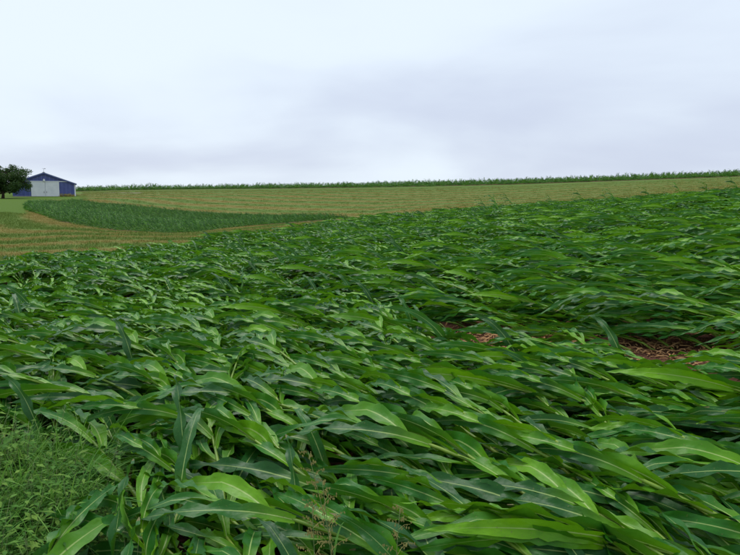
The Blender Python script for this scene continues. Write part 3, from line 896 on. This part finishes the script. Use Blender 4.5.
# seeding grasses: a thin stem with an open seed head
def seeding_grass(base, top, lean, label, seed):
    g = np.random.default_rng(seed)
    e = link('seeding_grass', None, label=label, cat='grass', group='seeding grasses in the foreground')
    e.empty_display_size = 0.1
    e.location = tuple(base)
    v = np.array(top) - np.array(base)
    mb = MB()
    pts = [v * s + np.array(lean) * (s * (1 - s)) * 0.6 for s in np.linspace(0, 1, 8)]
    mb.tube(pts, list(np.linspace(0.0022, 0.0010, 8)), 5)
    link('stem', mb.mesh('grass_stem'), M['weed_stem'], parent=e)
    hb = MB()
    d = nrm(pts[-1] - pts[-2])
    for k in range(15):
        s = 0.62 + 0.38 * k / 14
        b0 = v * s + np.array(lean) * (s * (1 - s)) * 0.6
        a = k * 2.4; out = nrm(np.cross(d, [math.cos(a), math.sin(a), 0.3])); L = 0.085 * (1.15 - (k / 14) * 0.75)
        dirv = nrm(d * 0.7 + out)
        tip = b0 + dirv * L + np.array([0, 0, -0.015])
        hb.tube([b0, b0 + dirv * L * .5, tip], [0.0007, .0006, .0004], 3)
        for j in range(9):
            c = b0 + (tip - b0) * (0.25 + 0.75 * j / 8) + g.normal(0, 0.004, 3)
            q = g.uniform(0.0018, 0.0030)
            hb.add([c + d * q * 2, c - d * q * 2, c + np.array([q, 0, 0]), c - np.array([q, 0, 0]), c + np.array([0, 0, q]), c - np.array([0, 0, q])],
                   [(0, 2, 4), (0, 4, 3), (0, 3, 5), (0, 5, 2), (1, 4, 2), (1, 3, 4), (1, 5, 3), (1, 2, 5)])
    link('seed_head', hb.mesh('seed_head', smooth=False), M['seed'], parent=e)
    bl = MB()
    for k in range(3):
        s = 0.15 + 0.2 * k; b0 = v * s; a = g.uniform(0, 6.28); p = b0.copy(); dd = nrm(np.array([math.cos(a), math.sin(a), 1.1])); V, UV = [], []
        sd = np.array([-math.sin(a), math.cos(a), 0])
        for i in range(8):
            q = i / 7; ww = 0.004 * (1 - q ** 2) + .0003
            V += [p - sd * ww, p + sd * ww]; UV += [(0, .3 + .7 * q), (1, .3 + .7 * q)]
            p = p + dd * 0.035; dd = nrm(dd + np.array([math.cos(a), math.sin(a), -1]) * 0.2)
        m_ = mesh_of('grass_blade', V, [(2 * i, 2 * i + 1, 2 * i + 3, 2 * i + 2) for i in range(7)], True, {'lv': [0.5] * len(V)}, UV)
        link('blade', m_, M['weed'], parent=e)
def seeding_at(ub, vb, ut, vt, rb, rt, label, seed):
    a = az_of(ub, vb); b_ = np.array([rb * math.sin(a), rb * math.cos(a), 0.0]); b_[2] = float(ground_z(b_[0], b_[1]))
    seeding_grass(b_, pix_at(ut, vt, rt), (0.02, 0, 0.05), label, seed)
seeding_at(365, 560, 308, 452, 2.30, 2.42, 'tallest seeding grass with tan head above the bottom edge, leaning left', 1)
seeding_at(345, 560, 322, 480, 2.25, 2.30, 'seeding grass with full tan head just below the tallest one', 2)
seeding_at(318, 560, 312, 505, 2.15, 2.20, 'short seeding grass lowest of those at the bottom edge', 3)
seeding_at(382, 560, 400, 508, 2.18, 2.25, 'small seeding grass leaning right at the bottom edge', 4)

# ------------------------------------------------------------------ blue and white machine shed
BR = 207.0
base = pix_at(45, 198.3, BR)
sz = float(ground_z(base[0], base[1]))
shed = link('machine_shed', None, label='blue metal machine shed with white sliding doors at the far left', cat='shed')
shed.location = (base[0], base[1], sz - 0.05)
vdir = math.atan2(base[0], base[1])
shed.rotation_euler = (0, 0, -vdir - R(1.6))            # gable faces the camera, a sliver of the right wall shows
HW, EV, PK, DP = 7.57, 3.62, 6.4, 22.0
def part(name, fn, m, parent=shed, smooth=False):
    mb = MB(); fn(mb)
    return link(name, mb.mesh(name, smooth=smooth), m, parent=parent)
part('foundation', lambda b: b.box(-HW - .1, HW + .1, -.1, DP + .1, -1.2, 0.22), M['concrete'])
wall = part('wall', lambda b: b.prism([(-HW, 0.22), (HW, 0.22), (HW, EV), (0, PK), (-HW, EV)], 0, DP), M['blue'])
def ribs(b):
    for k in range(1, 61):
        x = -HW + k * (2 * HW / 61)
        top = EV + (PK - EV) * (1 - abs(x) / HW) - 0.28
        w_ = .11 if k % 4 == 0 else .03
        b.box(x - w_, x + w_, -.07 if k % 4 == 0 else -.04, 0.0, 0.25, top)
    for k in range(1, 70):
        y = k * DP / 70
        for s in (-1, 1):
            x = s * HW
            b.box(min(x, x + s * .04), max(x, x + s * .04), y - .035, y + .035, 0.25, EV - .1)
M['blue_rib'] = plain('blue_rib', (0.085, 0.11, 0.32), (0.11, 0.14, 0.38), 0.9, 0.4, 0.5)
part('siding_rib', ribs, M['blue_rib'], wall)['kind'] = 'stuff'
def roofside(s):
    def f(b):
        ov, th = 0.45, 0.10
        sl = (PK - EV) / HW
        x1 = s * (HW + ov); z1 = EV - ov * sl
        pr_ = [(0, PK + .04), (x1, z1 + .04), (x1, z1 + .04 + th), (0, PK + .04 + th)]
        b.prism(pr_ if s < 0 else pr_[::-1], -.55, DP + .55)
    return f
for s in (-1, 1):
    ro = part('roof', roofside(s), M['roof'])
part('ridge_cap', lambda b: b.prism([(-.35, PK + .07), (0, PK + .22), (.35, PK + .07), (0, PK + .30)], -.58, DP + .58), M['roof'])
for s in (-1, 1):
    def fas(b, s=s):
        sl = (PK - EV) / HW; x1 = s * (HW + .5); z1 = EV - .5 * sl
        q = [(0, PK - .26), (x1, z1 - .26), (x1, z1 + .03), (0, PK + .03)]
        b.prism(q if s < 0 else q[::-1], -.56, -.46)
    part('fascia', fas, M['blue'])
for s in (-1, 1):
    part('corner_trim', lambda b, s=s: b.box(s * HW - .16, s * HW + .16, -.07, .12, .22, EV - .15), M['white'] if s > 0 else M['blue'])
part('side_panel', lambda b: b.box(HW + .041, HW + .06, 0.3, DP - .3, .25, EV - .1), M['white'])
D0, D1, DT = -3.27, 3.66, 4.0
for k in range(2):
    x0 = D0 + k * (D1 - D0) / 2 + .03; x1 = D0 + (k + 1) * (D1 - D0) / 2 - .03
    dr = part('sliding_door', lambda b, x0=x0, x1=x1: b.box(x0, x1, -.16, -.08, .12, DT), M['white'])
    for j in range(1, 9):
        xx = x0 + (x1 - x0) * j / 9
        part('door_rib', lambda b, xx=xx: b.box(xx - .03, xx + .03, -.185, -.161, .15, DT - .05), M['white'], dr)
    hx = x1 - .3 if k == 0 else x0 + .3
    part('handle', lambda b, hx=hx: b.box(hx - .04, hx + .04, -.24, -.161, 1.0, 1.45), M['dark'], dr)
part('door_track', lambda b: b.box(D0 - .1, 6.2, -.26, -.05, DT + .01, DT + .22), M['white'])
lamp = part('gable_light', lambda b: (b.box(-.10, .10, -.5, -.05, PK - 1.75, PK - 1.62), b.box(-.24, .24, -.78, -.36, PK - 2.2, PK - 1.76)), M['white'])
def vane(b):
    b.tube([(0, 1, PK + .2), (0, 1, PK + 1.2)], .03, 6)
    b.tube([(-.35, 1, PK + 1.15), (.35, 1, PK + 1.15)], .03, 6)
    b.add([(.2, 1, PK + 1.0), (.55, 1, PK + 1.15), (.2, 1, PK + 1.3), (.25, 1.03, PK + 1.15), (.25, .97, PK + 1.15)], [(0, 1, 3), (1, 2, 3), (0, 4, 1), (1, 4, 2), (0, 3, 4), (2, 4, 3)])
part('weather_vane', vane, M['dark'])

# overgrown heap by the right corner of the shed
def tree_like_clump(mb, g, c, rad, n, size, m=0):
    for k in range(n):
        d = nrm(g.normal(0, 1, 3)); q = c + d * rad * g.uniform(0.35, 1) ** 0.6
        nn = nrm(g.normal(0, 1, 3) + np.array([0, 0, .5])); a = nrm(np.cross(nn, g.normal(0, 1, 3))); b_ = np.cross(nn, a)
        s = size * g.uniform(0.6, 1.4)
        mb.add([q - a * s, q + b_ * s * .45, q + a * s, q - b_ * s * .45], [(0, 1, 2, 3)], m, [(.5, .4), (1, .6), (.5, 1), (0, .6)], float(g.random()))
hp = pix_at(68, 197.0, 203); hz = float(ground_z(hp[0], hp[1]))
g = np.random.default_rng(71); mb = MB()
for k in range(16):
    tree_like_clump(mb, g, np.array([g.normal(0, 1.1), g.normal(0, .5), g.uniform(0, .55)]), np.array([.5, .5, .35]), 60, .13)
o = link('dry_weed_heap', mb.mesh('heap', smooth=False), M['straw'], label='brownish heap of dry weeds at the right corner of the shed', cat='heap')
o.location = (hp[0], hp[1], hz)

# ------------------------------------------------------------------ tree in front of the shed
def tree(u, v, rng_, h, crad, label, seed):
    c = pix_at(u, v, rng_); z = float(ground_z(c[0], c[1]))
    g = np.random.default_rng(seed)
    e = link('tree', None, label=label, cat='tree', group=None)
    e.location = (c[0], c[1], z - .1)
    tb = MB()
    tb.tube([(0, 0, 0), (.1, 0, h * .12), (.05, .1, h * .3), (-.1, .1, h * .5), (0, 0, h * .75)], [.42, .33, .27, .2, .08], 8)
    link('trunk', tb.mesh('trunk'), M['bark'], parent=e)
    cr_ = MB()
    for k in range(20):
        a = k * 2.4 + g.normal(0, .3); s = g.uniform(.10, .72)
        b0 = np.array([0, 0, h * s]); rr = crad * g.uniform(.6, 1.0) * (1.05 - .6 * max(0, s - .3))
        tip = np.array([math.cos(a) * rr, math.sin(a) * rr, h * s + rr * g.uniform(.05, .6)])
        m1 = b0 * .5 + tip * .5 + np.array([0, 0, .4])
        lb = MB(); lb.tube([b0, m1, tip], [.14, .09, .03], 5)
        link('limb', lb.mesh('limb'), M['bark'], parent=e)
        for j in range(20):
            q = b0 + (tip - b0) * g.uniform(.4, 1.1) + g.normal(0, .75, 3) * np.array([1, 1, .7])
            q[2] = max(q[2] - .5, .5)
            tree_like_clump(cr_, g, q, g.uniform(.5, 1.0), 60, .19)
    for j in range(36):
        q = np.array([0, 0, h * .72]) + g.normal(0, 1, 3) * np.array([crad * .33, crad * .33, h * .13])
        tree_like_clump(cr_, g, q, g.uniform(.4, .9), 60, .19)
    link('crown', cr_.mesh('crown', smooth=False), M['tree_leaf'], parent=e)
tree(3, 199, 190, 8.3, 5.6, 'dark spreading tree at the left edge in front of the shed', 81)

# pale bit of field lane on the far slope
def lane():
    V, Fc = [], []
    for k in range(16):
        u = 104 + k * 2.6; r = 232 + 3 * math.sin(k * .4)
        for j, wd in enumerate((-2.2, 2.2)):
            a = az_of(u); x, y = (r + wd * (1.0 if 2 < k < 13 else .4)) * math.sin(a), (r + wd) * math.cos(a)
            V.append((x, y, float(ground_z(x, y)) + .05))
    Fc = [(2 * k, 2 * k + 2, 2 * k + 3, 2 * k + 1) for k in range(15)]
    link('field_lane', mesh_of('field_lane', V, Fc), M['lane'], label='pale field lane on the slope right of the shed', cat='lane', kind='structure')
lane()
